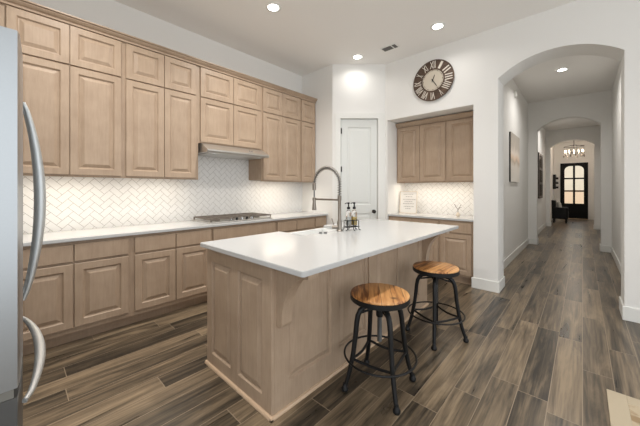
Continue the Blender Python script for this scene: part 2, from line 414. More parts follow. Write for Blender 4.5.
# pantry door (leaf, knob, hinges)
def on_diag(name):
    o = bpy.data.objects.new(name, None); o.location = (AX, AY, 0); C.objects.link(o); return o
d1 = tag(on_diag('door_1'), 'white two-panel pantry door in the angled corner wall', kind='structure')
U3, N3 = (ux, uy, 0), (-nx, -ny, 0)
st, tp = .105, .135
lw, lh = DS1 - DS0 - .008, DZ - .012
MB().panel(DP(DS0 + .004, .02, .006), U3, (0, 0, 1), N3, lw, lh, .035, fields=[(st, .2, lw - st, .915), (st, 1.055, lw - st, 2.36)], prof=((0, 0), (.012, -.011), (.03, -.012), (.055, -.004))).build('leaf', M_DOOR, d1)
k = MB(); c = DP(DS1 - .067, .02, .955); k.lathe([(.030, 0), (.030, .006), (.012, .012), (.012, .035), (.028, .045), (.031, .058), (.024, .070), (0, .073)], c, (-nx, -ny, 0), 20)
k.build('knob', M_BRONZE, d1, True)
for z in (.25, 1.66, 2.30):
    h = MB(); h.lathe([(.007, 0), (.007, .09)], DP(DS0 + .004, -.006, z - .045), n=10); dbox(h, DS0 + .001, DS0 + .022, -.004, .02, z - .045, z + .045); h.build('hinge', M_BRONZE, d1)

# front door
d2 = bpy.data.objects.new('door_2', None); d2.location = (FD0, YF, 0); C.objects.link(d2)
tag(d2, 'black front door with six arched glass panes at the end of the hall', kind='structure')
fr = MB(); fr.box(FD0, FD0 + .06, YF - .02, YF + .1, 0, FDZ); fr.box(FD1 - .06, FD1, YF - .02, YF + .1, 0, FDZ); fr.box(FD0, FD1, YF - .02, YF + .1, FDZ - .06, FDZ)
fr.build('frame', M_BLKDOOR, d2)
gx0, gx1, gz0, gz1 = -.60, .045, .68, 2.36
lf = MB(); y0, y1 = YF + .01, YF + .06
lf.box(FD0 + .06, gx0, y0, y1, .02, FDZ - .06); lf.box(gx1, FD1 - .06, y0, y1, .02, FDZ - .06); lf.box(gx0, gx1, y0, y1, gz1, FDZ - .06); lf.box(gx0, gx1, y0, y1, .02, gz0)
mx = (gx0 + gx1) / 2
lf.box(mx - .036, mx + .036, y0, y1, gz0, gz1)
for f in (1 / 3, 2 / 3): z = gz0 + (gz1 - gz0) * f; lf.box(gx0, gx1, y0, y1, z - .032, z + .032)
rc = .2
for sgn, x in ((1, gx0), (-1, gx1)):
    pts = [(x, gz1)] + [(x + sgn * (rc - rc * math.sin(t * PI / 16)), gz1 - rc + rc * math.cos(t * PI / 16)) for t in range(9)]
    lf.prism([(a, y0, b) for a, b in pts], (0, y1 - y0, 0))
lf.panel((gx0 + .0, y0 - .001, .12), (1, 0, 0), (0, 0, 1), (0, -1, 0), gx1 - gx0, .44, .002, fields=[(.05, .05, gx1 - gx0 - .05, .39)], prof=((0, 0), (.01, -.0008), (.03, -.0002)))
lf.build('leaf', M_BLKDOOR, d2)
MB().box(gx0, gx1, YF + .03, YF + .036, gz0, gz1).build('glass', M_PANE, d2)
k = MB(); k.lathe([(.03, 0), (.03, .01), (.012, .015), (.012, .05), (.03, .055), (.03, .075), (0, .08)], (FD1 - .1, YF + .01, 1.0), (0, -1, 0), 14); k.build('knob', M_BRONZE, d2, True)
th = MB(); th.box(FD0, FD1, YF - .06, YF + .12, 0, .02, .004); struct('trim_2', th, M_SHOE)

# ------------------------------------------------------------------ tiled backsplash (herringbone laid at 45 degrees)
def clip(poly, lo, hi):
    def cut(P, ax, val, keep):
        out = []
        for i in range(len(P)):
            a, b = P[i - 1], P[i]; ia, ib = keep(a[ax], val), keep(b[ax], val)
            if ia != ib:
                t = (val - a[ax]) / (b[ax] - a[ax]); out.append((a[0] + (b[0] - a[0]) * t, a[1] + (b[1] - a[1]) * t))
            if ib: out.append(b)
        return out
    for ax in (0, 1):
        if len(poly) > 2: poly = cut(poly, ax, lo[ax], lambda v, q: v >= q)
        if len(poly) > 2: poly = cut(poly, ax, hi[ax], lambda v, q: v <= q)
    return poly
def herringbone(name, rects, to3, nrm, label):
    mb = MB(); gr = MB(); W = .060; g = .0016; c = math.sqrt(.5)
    nrm = Vector(nrm)
    for (a0, b0, a1, b1) in rects:
        P = [to3(a0, b0), to3(a1, b0), to3(a1, b1), to3(a0, b1)]
        gr.prism([Vector(p) for p in P], nrm * .004)
        R = int((max(abs(a0), abs(a1)) + abs(b1) + 1.0) * 1.45 / W)
        for j in range(-R, R):
            for m in range(-R // 2, R // 2):
                for (x, y, w_, h_) in ((j + 4 * m, j, 2, 1), (j + 4 * m + 2, j - 1, 1, 2)):
                    x0, y0, x1, y1 = x * W + g, y * W + g, (x + w_) * W - g, (y + h_) * W - g
                    q = [((px - py) * c, (px + py) * c) for px, py in ((x0, y0), (x1, y0), (x1, y1), (x0, y1))]
                    q = [(px, py) for px, py in q]
                    if max(p[0] for p in q) < a0 or min(p[0] for p in q) > a1 or max(p[1] for p in q) < b0 or min(p[1] for p in q) > b1: continue
                    q = clip(q, (a0, b0), (a1, b1))
                    if len(q) < 3: continue
                    qq = [q[0]]
                    for p in q[1:]:
                        if math.hypot(p[0] - qq[-1][0], p[1] - qq[-1][1]) > 1e-4: qq.append(p)
                    if len(qq) > 2 and math.hypot(qq[0][0] - qq[-1][0], qq[0][1] - qq[-1][1]) < 1e-4: qq.pop()
                    if len(qq) < 3: continue
                    mb.prism([Vector(to3(*p)) + nrm * .002 for p in qq], nrm * .0045)
    root = bpy.data.objects.new(name, None); C.objects.link(root); tag(root, label, kind='structure')
    gr.build('grout', M_GROUT, root); mb.build('tiles', M_TILE, root)
UB = 1.443      # underside of the upper cabinets
herringbone('backsplash', [(-.3, .914, 1.565, UB + .02), (1.565, .914, 2.485, 1.80), (2.485, .914, YE, UB + .02)], lambda a, b: (XL, a, b), (1, 0, 0), 'white herringbone tile backsplash behind the cooktop')
herringbone('backsplash', [(AL0, .914, AL1, UB + .01)], lambda a, b: (a, ALB, b), (0, -1, 0), 'white herringbone tile backsplash inside the alcove')

# ------------------------------------------------------------------ cabinets
DOOR_T = .022
def frame_dir(side):
    # returns function mapping (along, z, out) -> world for the run: 'L' faces +X, 'A' faces -Y
    if side == 'L': return lambda base: ((0, 1, 0), (1, 0, 0))
def cab_door(root, side, face, a0, a1, z0, z1, kind='door', flat=False):
    w_, h_ = a1 - a0, z1 - z0
    if side == 'L': O, U, N = (face + DOOR_T, a0, z0), (0, 1, 0), (1, 0, 0)
    else: O, U, N = (a0, face - DOOR_T, z0), (1, 0, 0), (0, -1, 0)
    mb = MB()
    if flat: mb.panel(O, U, (0, 0, 1), N, w_, h_, DOOR_T - .001, prof=((0, 0),))
    else:
        s = min(.058, w_ * .2)
        mb.panel(O, U, (0, 0, 1), N, w_, h_, DOOR_T - .001, fields=[(s, s, w_ - s, h_ - s)], prof=((0, 0), (.004, -.004), (.010, -.013), (.017, -.014), (.046, -.001)))
    return mb.build(kind, M_CAB, root)
def carcass(root, side, face, back, a0, a1, z0, z1, rail=False):
    mb = MB()
    r = .024 if rail else 0
    if side == 'L': P = [(face, z0), (face, z1), (back, z1), (back, z0 + r), (face - .02, z0 + r), (face - .02, z0)]; mb.prism([(x, a0, z) for x, z in (P if rail else P[:3] + [(back, z0)])], (0, a1 - a0, 0))
    else: P = [(face, z0), (face, z1), (back, z1), (back, z0 + r), (face + .02, z0 + r), (face + .02, z0)]; mb.prism([(a0, y, z) for y, z in (P if rail else P[:3] + [(back, z0)])], (a1 - a0, 0, 0))
    return mb.build('carcass', M_CAB, root)

XU = -3.46        # face frame of the left uppers (doors stand 2 cm proud)
ROW = 2.462; TOPU = 2.834
def upper(a0, a1, splits, label, zb=UB, hang=(.018, .018)):
    root = thing('upper_cabinet', label, 'cabinet', (XU, (a0 + a1) / 2, zb), 'upper cabinets on the left wall')
    carcass(root, 'L', XU, XL + .001, a0, a1, zb, TOPU, zb == UB)
    for s0, s1 in splits:
        cab_door(root, 'L', XU, s0, s1, zb + .018, ROW - .006)
        cab_door(root, 'L', XU, s0, s1, ROW + .006, 2.826)
    return root
upper(-.30, .775, [(-.032, .356), (.361, .755)], 'double upper cabinet nearest the refrigerator, the widest doors of the row')
upper(.775, 1.548, [(.795, 1.157), (1.162, 1.516)], 'double upper cabinet directly left of the range hood, reaching down to its level')
upper(1.548, 2.484, [(1.572, 2.016), (2.021, 2.456)], 'short double upper cabinet mounted over the steel range hood', zb=1.895)
upper(2.484, 3.262, [(2.500, 2.868), (2.872, 3.244)], 'double upper cabinet directly right of the range hood')
upper(3.262, 3.622, [(3.276, 3.604)], 'narrow single-door upper cabinet at the pantry end of the row')
# crown along the run, with the return at the end wall
def crown_profile(x): return [(x - .30, 2.8355), (x + .014, 2.8355), (x + .016, 2.846), (x + .008, 2.850), (x + .010, 2.858), (x + .024, 2.864), (x + .040, 2.878), (x + .043, 2.884), (x + .034, 2.887), (x + .034, 2.890), (x + .052, 2.893), (x + .052, 2.904), (x - .30, 2.904)]
cr = MB(); cr.prism([(x, -.30, z) for x, z in crown_profile(XU + .008)], (0, 3.622 + .30, 0)); 
tag(cr.build('crown_molding', M_CAB), 'long wooden crown molding along the top of the left upper cabinets', 'molding')

XB = -3.20        # face frame of the left base cabinets
def base_cab(a0, a1, cells, label, doors=True):
    root = thing('base_cabinet', label, 'cabinet', (XB, (a0 + a1) / 2, 0), 'base cabinets on the left wall')
    carcass(root, 'L', XB, XL + .001, a0, a1, .105, .884)
    MB().box(XL + .05, XB - .075, a0, a1, 0, .105).build('toe_kick', M_CAB, root)
    for s0, s1 in cells:
        cab_door(root, 'L', XB, s0, s1, .712, .856, 'drawer_front', True)
        n = 2 if s1 - s0 > .6 else 1
        for q in range(n):
            wq = (s1 - s0) / n
            cab_door(root, 'L', XB, s0 + q * wq + (.002 if q else 0), s0 + (q + 1) * wq - (.002 if q < n - 1 else 0), .150, .692)
base_cab(-.30, .778, [(-.035, .352), (.362, .755)], 'double base cabinet beside the refrigerator with two drawers')
base_cab(.778, 1.605, [(.808, 1.182), (1.190, 1.575)], 'double base cabinet left of the cooktop with two drawers over doors')
base_cab(1.605, 2.545, [(1.605, 2.515)], 'base cabinet under the cooktop with one wide false drawer front')
base_cab(2.545, 3.322, [(2.558, 2.926), (2.934, 3.300)], 'double base cabinet right of the cooktop, partly behind the island sink')
base_cab(3.322, 3.622, [(3.345, 3.605)], 'narrow single base cabinet at the pantry end of the counter')

ct = MB(); ct.box(XL + .007, -3.165, -.30, YE - .002, .885, .915, .004)
tag(ct.build('countertop', M_QUARTZ), 'long white quartz countertop along the left wall under the cooktop', 'countertop')

# alcove cabinets
YAU = 4.55; YAB = 4.262
def alc_upper(a0, a1, splits, label):
    root = thing('upper_cabinet', label, 'cabinet', ((a0 + a1) / 2, YAU, UB), 'upper cabinets in the alcove')
    carcass(root, 'A', YAU, ALB - .001, a0, a1, UB - .01, 2.384, True)
    for s0, s1 in splits: cab_door(root, 'A', YAU, s0, s1, UB + .008, 2.372)
alc_upper(AL0 + .002, -1.535, [(AL0 + .03, -1.965), (-1.960, -1.555)], 'double-door upper cabinet in the left part of the alcove')
alc_upper(-1.535, AL1 - .002, [(-1.520, AL1 - .03)], 'single-door upper cabinet in the right part of the alcove')
cr = MB(); cr.prism([(AL0 + .002, YAU - .008 - (x), z) for x, z in ((-.25, 2.3855), (.012, 2.3855), (.02, 2.40), (.034, 2.415), (.05, 2.435), (.05, 2.452), (-.25, 2.452))], (AL1 - AL0 - .004, 0, 0))
tag(cr.build('crown_molding', M_CAB), 'short wooden crown molding across the top of the alcove cabinets', 'molding')
def alc_base(a0, a1, cells, label):
    root = thing('base_cabinet', label, 'cabinet', ((a0 + a1) / 2, YAB, 0), 'base cabinets in the alcove')
    carcass(root, 'A', YAB, ALB - .001, a0, a1, .105, .884)
    MB().box(a0, a1, YAB + .06, ALB - .05, 0, .105).build('toe_kick', M_CAB, root)
    for s0, s1 in cells:
        cab_door(root, 'A', YAB, s0, s1, .712, .858, 'drawer_front', True); cab_door(root, 'A', YAB, s0, s1, .135, .692)
alc_base(AL0 + .002, -1.54, [(AL0 + .03, -1.965), (-1.960, -1.56)], 'double base cabinet in the left part of the alcove, half hidden by the island')
alc_base(-1.54, AL1 - .002, [(-1.525, AL1 - .03)], 'single base cabinet in the right part of the alcove beside the white pier')
tag(MB().box(AL0 + .002, AL1 - .002, YC + .005, ALB - .008, .885, .915, .004).build('countertop', M_QUARTZ), 'short white quartz countertop inside the alcove', 'countertop')

# under-cabinet lights
def uc_light(x0, x1, y0, y1, z, label, pw):
    root = thing('under_cabinet_light', label, 'light', ((x0 + x1) / 2, (y0 + y1) / 2, z), 'strip lights under the upper cabinets')
    MB().box(x0, x1, y0, y1, z - .010, z, .002).build('housing', M_TRIM, root)
    MB().box(x0 + .006, x1 - .006, y0 + .01, y1 - .01, z - .014, z - .009).build('lens', M_LED, root)
    area_light('under_cabinet_lamp', ((x0 + x1) / 2, (y0 + y1) / 2, z - .02), x1 - x0, pw, (1, .88, .72), size_y=y1 - y0)
uc_light(-3.525, -3.495, .02, .66, UB + .024, 'strip light under the upper cabinet nearest the refrigerator', 2.0)
uc_light(-3.525, -3.495, .85, 1.47, UB + .024, 'strip light under the upper cabinet left of the hood', 1.6)
uc_light(-3.525, -3.495, 2.56, 3.2, UB + .024, 'strip light under the upper cabinet right of the hood', 2.0)
uc_light(-2.25, -1.2, 4.585, 4.615, UB + .014, 'strip light under the alcove upper cabinets', 2.6)

# ------------------------------------------------------------------ range hood
hd = thing('range_hood', 'stainless steel under-cabinet range hood above the cooktop', 'range hood', (-3.5, 2.03, 1.77))
HY0, HY1 = 1.575, 2.478
prof = [(XL + .008, 1.775), (-3.285, 1.775), (-3.272, 1.790), (-3.272, 1.806), (-3.44, 1.894), (XL + .008, 1.894)]
MB().prism([(x, HY0 + .012, z) for x, z in prof], (0, HY1 - HY0 - .024, 0)).build('canopy', M_HOOD, hd)
for y in (HY0, HY1 - .012):
    MB().prism([(x + (.004 if i in (1, 2, 3) else 0), y, z) for i, (x, z) in enumerate(prof)], (0, .012, 0)).build('end_cap', M_HOOD, hd)
MB().box(-3.72, -3.34, HY0 + .05, HY1 - .05, 1.768, 1.776).build('filter_panel', M_HOOD, hd)
for y in (1.70, 2.36): MB().lathe([(.028, 0), (.028, .006), (.02, .008)], (-3.36, y, 1.768), (0, 0, -1), 16).build('lamp_lens', M_CERAMIC, hd)
sl = Vector((-.168, 0, .088)).normalized(); nr = Vector((.088, 0, .168)).normalized()
for y in (2.20, 2.235): 
    k = MB(); p = Vector((-3.272, 0, 1.806)) + sl * .07; k.lathe([(.013, 0), (.013, .012), (.010, .015)], (p.x, y, p.z), nr, 14); k.build('knob', M_CHROME, hd, True)

# ------------------------------------------------------------------ cooktop
ck = thing('gas_cooktop', 'stainless steel gas cooktop with black grates set in the left counter', 'cooktop', (-3.5, 2.08, .915))
CY0, CY1, CX0, CX1 = 1.590, 2.505, -3.735, -3.235
mb = MB(); mb.box(CX0, CX1, CY0, CY1, .9152, .932, .006); mb.build('tray', M_HOOD, ck)
for gi in range(3):
    g0 = CY0 + .015 + gi * .297; g1 = g0 + .290
    mb = MB(); zt = .972
    x0, x1 = CX0 + .02, CX1 - (.10 if gi == 1 else .02)
    for a, b in (((x0, g0), (x1, g0)), ((x0, g1), (x1, g1)), ((x0, g0), (x0, g1)), ((x1, g0), (x1, g1))):
        mb.box(min(a[0], b[0]) - .006, max(a[0], b[0]) + .006, min(a[1], b[1]) - .0, max(a[1], b[1]) + .01, zt - .016, zt, .002, 1)
    for x in (x0 + (x1 - x0) * .27, x0 + (x1 - x0) * .5, x0 + (x1 - x0) * .73): mb.box(x - .005, x + .005, g0, g1, zt - .016, zt, .002, 1)
    mb.box(x0, x1, (g0 + g1) / 2 - .005, (g0 + g1) / 2 + .005, zt - .016, zt, .002, 1)
    for x in (x0, x1):
        for y in (g0 + .006, g1): mb.box(x - .008, x + .008, y - .006, y + .008, .931, zt, .002, 1)
    mb.build('grate', M_IRON, ck)
for (x, y) in ((-3.62, 1.745), (-3.40, 1.745), (-3.56, 2.045), (-3.62, 2.345), (-3.40, 2.345)):
    MB().lathe([(.052, 0), (.052, .008), (.038, .010), (.038, .020), (.03, .024), (0, .024)], (x, y, .931)).build('burner', M_IRON, ck, True)
for i in range(5):
    y = 1.895 + i * .075
    MB().lathe([(.021, 0), (.021, .004), (.017, .006), (.015, .030), (.010, .033), (0, .033)], (-3.275, y, .931), n=16).build('knob', M_CHROME if i % 2 == 0 else M_BLACK, ck, True)

# ------------------------------------------------------------------ island
IX0, IX1, IY0, IY1 = -2.115, -1.315, 1.015, 3.25
isl = thing('kitchen_island', 'washed wood kitchen island with raised panels under a white quartz top', 'island', (-1.72, 2.13, 0))
cs = MB(); cs.prism([(IX0, IY0 + .02, 0), (IX1 - .02, IY0 + .02, 0), (IX1 - .02, IY1, 0), (IX0, IY1, 0)], (0, 0, .645))
cs.prism([(IX0, IY0 + .02, .645), (IX0 + .02, IY0 + .02, .645), (IX0 + .02, 1.76, .645), (IX0, 1.76, .645)], (0, 0, .239))
cs.prism([(IX0, 2.44, .645), (IX0 + .02, 2.44, .645), (IX0 + .02, IY1, .645), (IX0, IY1, .645)], (0, 0, .239))
cs.prism([(IX0 + .02, IY1 - .02, .645), (IX1 - .02, IY1 - .02, .645), (IX1 - .02, IY1, .645), (IX0 + .02, IY1, .645)], (0, 0, .239))
cs.build('carcass', M_CAB, isl)
EW = IX1 - IX0
mb = MB(); mb.panel((IX0, IY0, 0), (1, 0, 0), (0, 0, 1), (0, -1, 0), EW, .884, .02,
    fields=[(.075, .10, .345, .79), (.435, .10, .705, .79)], prof=((0, 0), (.004, -.004), (.009, -.014), (.016, -.015), (.050, -.001)))
mb.build('end_panel', M_CAB, isl)
def side_panel(y0, y1, fields):
    mb = MB(); mb.panel((IX1, y0, 0), (0, 1, 0), (0, 0, 1), (1, 0, 0), y1 - y0, .884, .02,
        fields=[(a - y0, .16, b - y0, .80) for a, b in fields], prof=((0, 0), (.004, -.004), (.009, -.014), (.016, -.015), (.050, -.001)))
    mb.build('side_panel', M_CAB, isl)
side_panel(IY0 + .02, 2.035, [(1.145, 1.545), (1.635, 1.985)])
side_panel(2.035, IY1, [(2.16, 2.55), (2.64, 3.03)])
MB().box(IX1 - .01, IX1 + .012, 2.015, 2.055, 0, .884, .003).build('pilaster', M_CAB, isl)
def corbel(y0, y1):
    x0, x1, zt, zb, R = IX1, -1.052, .884, .525, .0
    P = [(x0, zb), (x0, zt), (x1, zt), (x1, zt - .03)]
    # concave quarter sweep from the tip back to the foot
    fx, fz = x0 + .045, zb + .02
    ex, ez = x1 - .005, zt - .03
    for i in range(1, 17):
        t = i / 16 * PI / 2
        P.append((ex - (ex - fx) * math.sin(t), fz + (ez - fz) * math.cos(t)) if False else (ex - (ex - fx) * (math.sin(t)), ez - (ez - fz) * (1 - math.cos(t))))
    P.append((fx - .01, zb))
    mb = MB(); mb.prism([(x, y0, z) for x, z in P], (0, y1 - y0, 0)); mb.build('corbel', M_CAB, isl)
corbel(1.05, 1.13); corbel(3.10, 3.19)
sm = MB()
q = [(0, 0), (.016, 0), (.016, .010), (.011, .018), (0, .020)]
sm.prism([(IX0 - .006, IY0 - a, b) for a, b in q], (EW + .016 + .006, 0, 0)); sm.prism([(IX1 + a, IY0 - .016, b) for a, b in q], (0, IY1 - IY0 + .016, 0))
sm.build('shoe_molding', M_SHOE, isl)

# island countertop with the notch for the apron sink
TX0, TX1, TY0, TY1 = -2.18, -1.025, .985, 3.43
SX, SY0, SY1 = -1.832, 1.78, 2.42
def rounded(pts, r):
    out = []
    n = len(pts)
    for i in range(n):
        p, a, b = Vector(pts[i]), Vector(pts[i - 1]), Vector(pts[(i + 1) % n])
        rr = r[i]
        if rr <= 0: out.append(tuple(p)); continue
        d0 = (a - p).normalized(); d1_ = (b - p).normalized()
        c0 = p + (d0 + d1_) * rr
        for k in range(7):
            t = k / 6 * PI / 2; out.append(tuple(c0 - d1_ * rr * math.cos(t) - d0 * rr * math.sin(t)))
    return out
P = rounded([(TX0, TY0), (TX1, TY0), (TX1, TY1), (TX0, TY1), (TX0, SY1), (SX, SY1), (SX, SY0), (TX0, SY0)], [.02, .02, .02, .02, .004, .03, .03, .004])
mb = MB(); mb.prism([(x, y, .885) for x, y in P], (0, 0, .030))
bmesh.ops.recalc_face_normals(mb.bm, faces=mb.bm.faces)
es = [e for e in mb.bm.edges if abs(e.verts[0].co.z - e.verts[1].co.z) < 1e-6]
bmesh.ops.bevel(mb.bm, geom=es, offset=.003, segments=2, affect='EDGES')
tag(mb.build('island_countertop', M_QUARTZ), 'large white quartz countertop with overhang on the kitchen island', 'countertop')

# sink
sk = MB(); sx0, sx1, sy0, sy1, zt, zb, tk = -2.205, SX + .012, SY0 - .012, SY1 + .012, .884, .67, .022
sk.box(sx0, sx1, sy0, sy1, zb - .02, zb + .005)
sk.box(sx0, sx0 + tk + .01, sy0, sy1, zb, zt, .004); sk.box(sx1 - tk, sx1, sy0, sy1, zb, zt, .004); sk.box(sx0, sx1, sy0, sy0 + tk, zb, zt, .004); sk.box(sx0, sx1, sy1 - tk, sy1, zb, zt, .004)
root = thing('farmhouse_sink', 'white apron-front farmhouse sink set in the island edge', 'sink', (-2.02, 2.1, zb))
sk.build('basin', M_CERAMIC, root)
MB().lathe([(.045, 0), (.045, .004), (.03, .006), (0, .004)], (-2.02, 2.1, zb + .004), n=20).build('drain', M_CHROME, root, True)

# faucet
FX, FY = -1.760, 2.19
fa = thing('spring_faucet', 'brushed nickel spring pull-down faucet on the island', 'faucet', (FX, FY, .915))
MB().lathe([(.030, 0), (.030, .008), (.024, .014), (.022, .10), (.019, .105), (.016, .12), (.0155, .30), (.019, .305), (.019, .345), (.012, .35)], (FX, FY, .915)).build('body', M_NICKEL, fa, True)
mb = MB(); mb.lathe([(.016, 0), (.016, .07), (.013, .075), (0, .075)], (FX - .0, FY - .0, .955), (-.735, -.678, 0), 16); mb.tube([(FX - .735 * .06, FY - .678 * .06, .965), (FX - .735 * .06, FY - .678 * .06, .99), (FX - .735 * .075, FY - .678 * .075, 1.04)], .005)
mb.build('handle', M_NICKEL, fa, True)
# spring path: up from the body, over, and down to the spray head
HX = FX - .345; RA = (FX - HX) / 2
path = [(FX, FY, 1.255 + i * .02) for i in range(8)]
zc_ = 1.375
path += [(FX - RA + RA * math.cos(t * PI / 24), FY, zc_ + RA * math.sin(t * PI / 24)) for t in range(1, 25)]
dens = []
for a, b in zip(path, path[1:]):
    for k in range(14): dens.append(Vector(a).lerp(Vector(b), k / 14))
coil = []; s = 0; prev = dens[0]
for i, p in enumerate(dens):
    s += (p - prev).length; prev = p
    t = (dens[min(i + 1, len(dens) - 1)] - dens[max(i - 1, 0)]).normalized(); sd = Vector((0, 1, 0)); u2 = sd.cross(t)
    ph_ = s / .024 * 2 * PI
    coil.append(p + (sd * math.cos(ph_) + u2 * math.sin(ph_)) * .0175)
mb = MB(); mb.tube(coil, .0036, 5); mb.build('spring', M_NICKEL, fa, True)
mb = MB(); mb.tube(path[::2] + [(HX, FY, 1.36), (HX, FY, 1.235)], .0075, 8); mb.build('hose', M_DSTEEL, fa, True)
MB().lathe([(.019, 0), (.020, .05), (.016, .07), (.012, .075)], (HX, FY, 1.318)).build('collar', M_NICKEL, fa, True)
MB().lathe([(.023, 0), (.024, .006), (.017, .09), (.012, .135), (.008, .14)], (HX, FY, 1.105)).build('spray_head', M_NICKEL, fa, True)
mb = MB(); mb.tube([(FX, FY, 1.222), (HX + .02, FY, 1.222)], .0095, 10); mb.lathe([(.020, -.014), (.020, .014)], (HX, FY, 1.222)); mb.build('support_arm', M_NICKEL, fa, True)

# two deck buttons
for (x, y), lb in (((-1.797, 1.955), 'small grey metal deck button in the island top, the one nearer the camera'), ((-1.765, 1.985), 'small grey metal deck button in the island top, the one nearer the faucet')):
    tag(MB().lathe([(.016, 0), (.016, .006), (.012, .010), (.012, .014), (0, .015)], (x, y, .915), n=18).build('deck_button', M_DSTEEL, None, True), lb, 'button', 'deck buttons by the sink')

# soap caddy and its bottles
b1 = Vector((-1.725, 2.292, .915)); dr = Vector((.35, .937, 0)); b2 = b1 + dr * .068
cd = thing('soap_caddy', 'black wire caddy holding two pump bottles beside the faucet', 'caddy', tuple((b1 + b2) / 2))
mid = (b1 + b2) / 2; pr_ = Vector((-.937, .35, 0))
mb = MB()
for z, in ((.036,), (.100,)):
    ring = []
    for k in range(12): t = PI / 2 + k / 11 * PI; ring.append(b1 + dr * math.cos(t) * .036 + pr_ * math.sin(t) * .036 + Vector((0, 0, z)))
    for k in range(12): t = -PI / 2 + k / 11 * PI; ring.append(b2 + dr * math.cos(t) * .036 + pr_ * math.sin(t) * .036 + Vector((0, 0, z)))
    mb.tube(ring, .0042, 6, closed=True)
    mb.tube([mid + pr_ * .04 + Vector((0, 0, z)), mid - pr_ * .04 + Vector((0, 0, z))], .0035, 6)
for a in (-1, 1):
    for q_ in (-1, 1):
        e = mid + dr * a * .066 + pr_ * q_ * .033
        mb.tube([e + Vector((0, 0, .100)), e + Vector((0, 0, .02)), e + dr * a * .008 + Vector((0, 0, .006)), e + dr * a * .02 + Vector((0, 0, .0045))], .0042, 6)
    e = mid + pr_ * a * .04
    mb.tube([e + Vector((0, 0, .100)), e + Vector((0, 0, .02)), e + pr_ * a * .008 + Vector((0, 0, .006)), e + pr_ * a * .018 + Vector((0, 0, .0045))], .0042, 6)
for a in (-.075, -.03, .03, .075): mb.tube([mid + dr * a + pr_ * .036 + Vector((0, 0, .034)), mid + dr * a - pr_ * .036 + Vector((0, 0, .034))], .003, 5)
mb.build('wire_frame', M_BLACK, cd, True)
for c, lq, lb in ((b1, M_CLEARSOAP, 'clear pump bottle with colourless soap, in the black caddy'), (b2, M_LIQ, 'clear pump bottle with amber soap, in the black caddy')):
    bt = thing('soap_bottle', lb, 'bottle', (c.x, c.y, c.z + .050), 'pump bottles in the caddy')
    z0 = c.z + .050
    MB().lathe([(.026, 0), (.029, .004), (.029, .125), (.024, .142), (.012, .155), (.012, .166)], (c.x, c.y, z0)).build('bottle', M_GLASS, bt, True)
    MB().lathe([(.025, .004), (.027, .007), (.027, .085), (0, .085)], (c.x, c.y, z0)).build('liquid', lq, bt, True)
    pm = MB(); pm.lathe([(.016, .162), (.016, .184), (.007, .188), (.007, .214), (.012, .215), (.012, .230), (0, .232)], (c.x, c.y, z0), n=16)
    t0 = Vector((c.x, c.y, z0 + .224)); pm.tube([t0, t0 - dr * .03, t0 - dr * .042 + Vector((0, 0, -.008))], .0045, 8); pm.build('pump', M_BLACK, bt, True)

# ------------------------------------------------------------------ bar stools
def make_stool(label):
    root = thing('bar_stool', label, 'stool', (0, 0, 0), 'industrial bar stools at the island')
    MB().lathe([(.186, .610), (.192, .612), (.196, .622), (.193, .629), (.186, .632), (0, .632)], n=48).build('seat', M_SEAT, root, True)
    MB().lathe([(.150, .584), (.194, .584), (.1975, .588), (.1975, .617), (.193, .619), (.15, .612)], n=48).build('seat_rim', M_BLACK, root, True)
    MB().lathe([(.0, .470), (.022, .470), (.024, .478), (.024, .528), (.034, .520), (.034, .572), (.07, .578), (.15, .586), (.15, .611), (0, .611)], n=24).build('hub', M_BLACK, root, True)
    sc = MB(); prof = [(.0, .300), (.013, .300)]
    z = .304
    while z < .534: prof += [(.0165, z), (.0135, z + .004)]; z += .008
    prof += [(.0, .536)]
    sc.lathe(prof, n=14).build('screw', M_DSTEEL, root, True)
    legs = []
    for k in range(4):
        a = k * PI / 2; c_, s_ = math.cos(a), math.sin(a)
        R = lambda r, z: (r * c_, r * s_, z)
        pts = [R(.030, .545), R(.080, .547), R(.112, .540), R(.138, .520), R(.154, .488), R(.163, .44), R(.173, .34), R(.187, .24), R(.211, .13), R(.240, .035)]
        lg = MB(); lg.tube(pts, [.016, .016, .017, .0175, .0175, .017, .0165, .016, .015, .0135], 10); legs.append(lg.build('leg', M_BLACK, root, True))
        MB().lathe([(.0, 0), (.019, 0), (.023, .008), (.023, .020), (.015, .032), (.013, .05), (0, .05)], R(.245, 0), n=14).build('foot', M_BLACK, legs[-1], True)
        br = MB(); br.tube([R(.150, .500), R(.02, .530)], .0075, 8); br.build('brace', M_BLACK, root, True)
        a2 = a + PI / 2
        st_ = MB(); p0, p1 = Vector(R(.197, .206)), Vector((.197 * math.cos(a2), .197 * math.sin(a2), .206)); mdl = (p0 + p1) / 2 * .93
        st_.tube([p0, p0.lerp(mdl, .5) * .985, mdl, mdl.lerp(p1, .5) * .985, p1], .009, 8); st_.build('stretcher', M_BLACK, root, True)
    MB().tube([(.237 * math.cos(t * PI / 32), .237 * math.sin(t * PI / 32), .214) for t in range(64)], .0068, 8, closed=True).build('foot_ring', M_BLACK, root, True)
    return root
stool = make_stool('round wood-topped black metal bar stool nearer the camera, at the middle of the island')
def dup(root, loc, rz, label):
    r = root.copy(); C.objects.link(r); r.location = loc; r.rotation_euler = (0, 0, rz); r['label'] = label
    for ch in list(root.children):
        c = ch.copy(); C.objects.link(c); c.parent = r
        for g in ch.children:
            d = g.copy(); C.objects.link(d); d.parent = c
    return r
dup(stool, (-.978, 2.603, 0), math.radians(-72), 'round wood-topped black metal bar stool farther away, at the alcove end of the island')
stool.location = (-1.010, 1.690, 0); stool.rotation_euler = (0, 0, math.radians(-35.5))

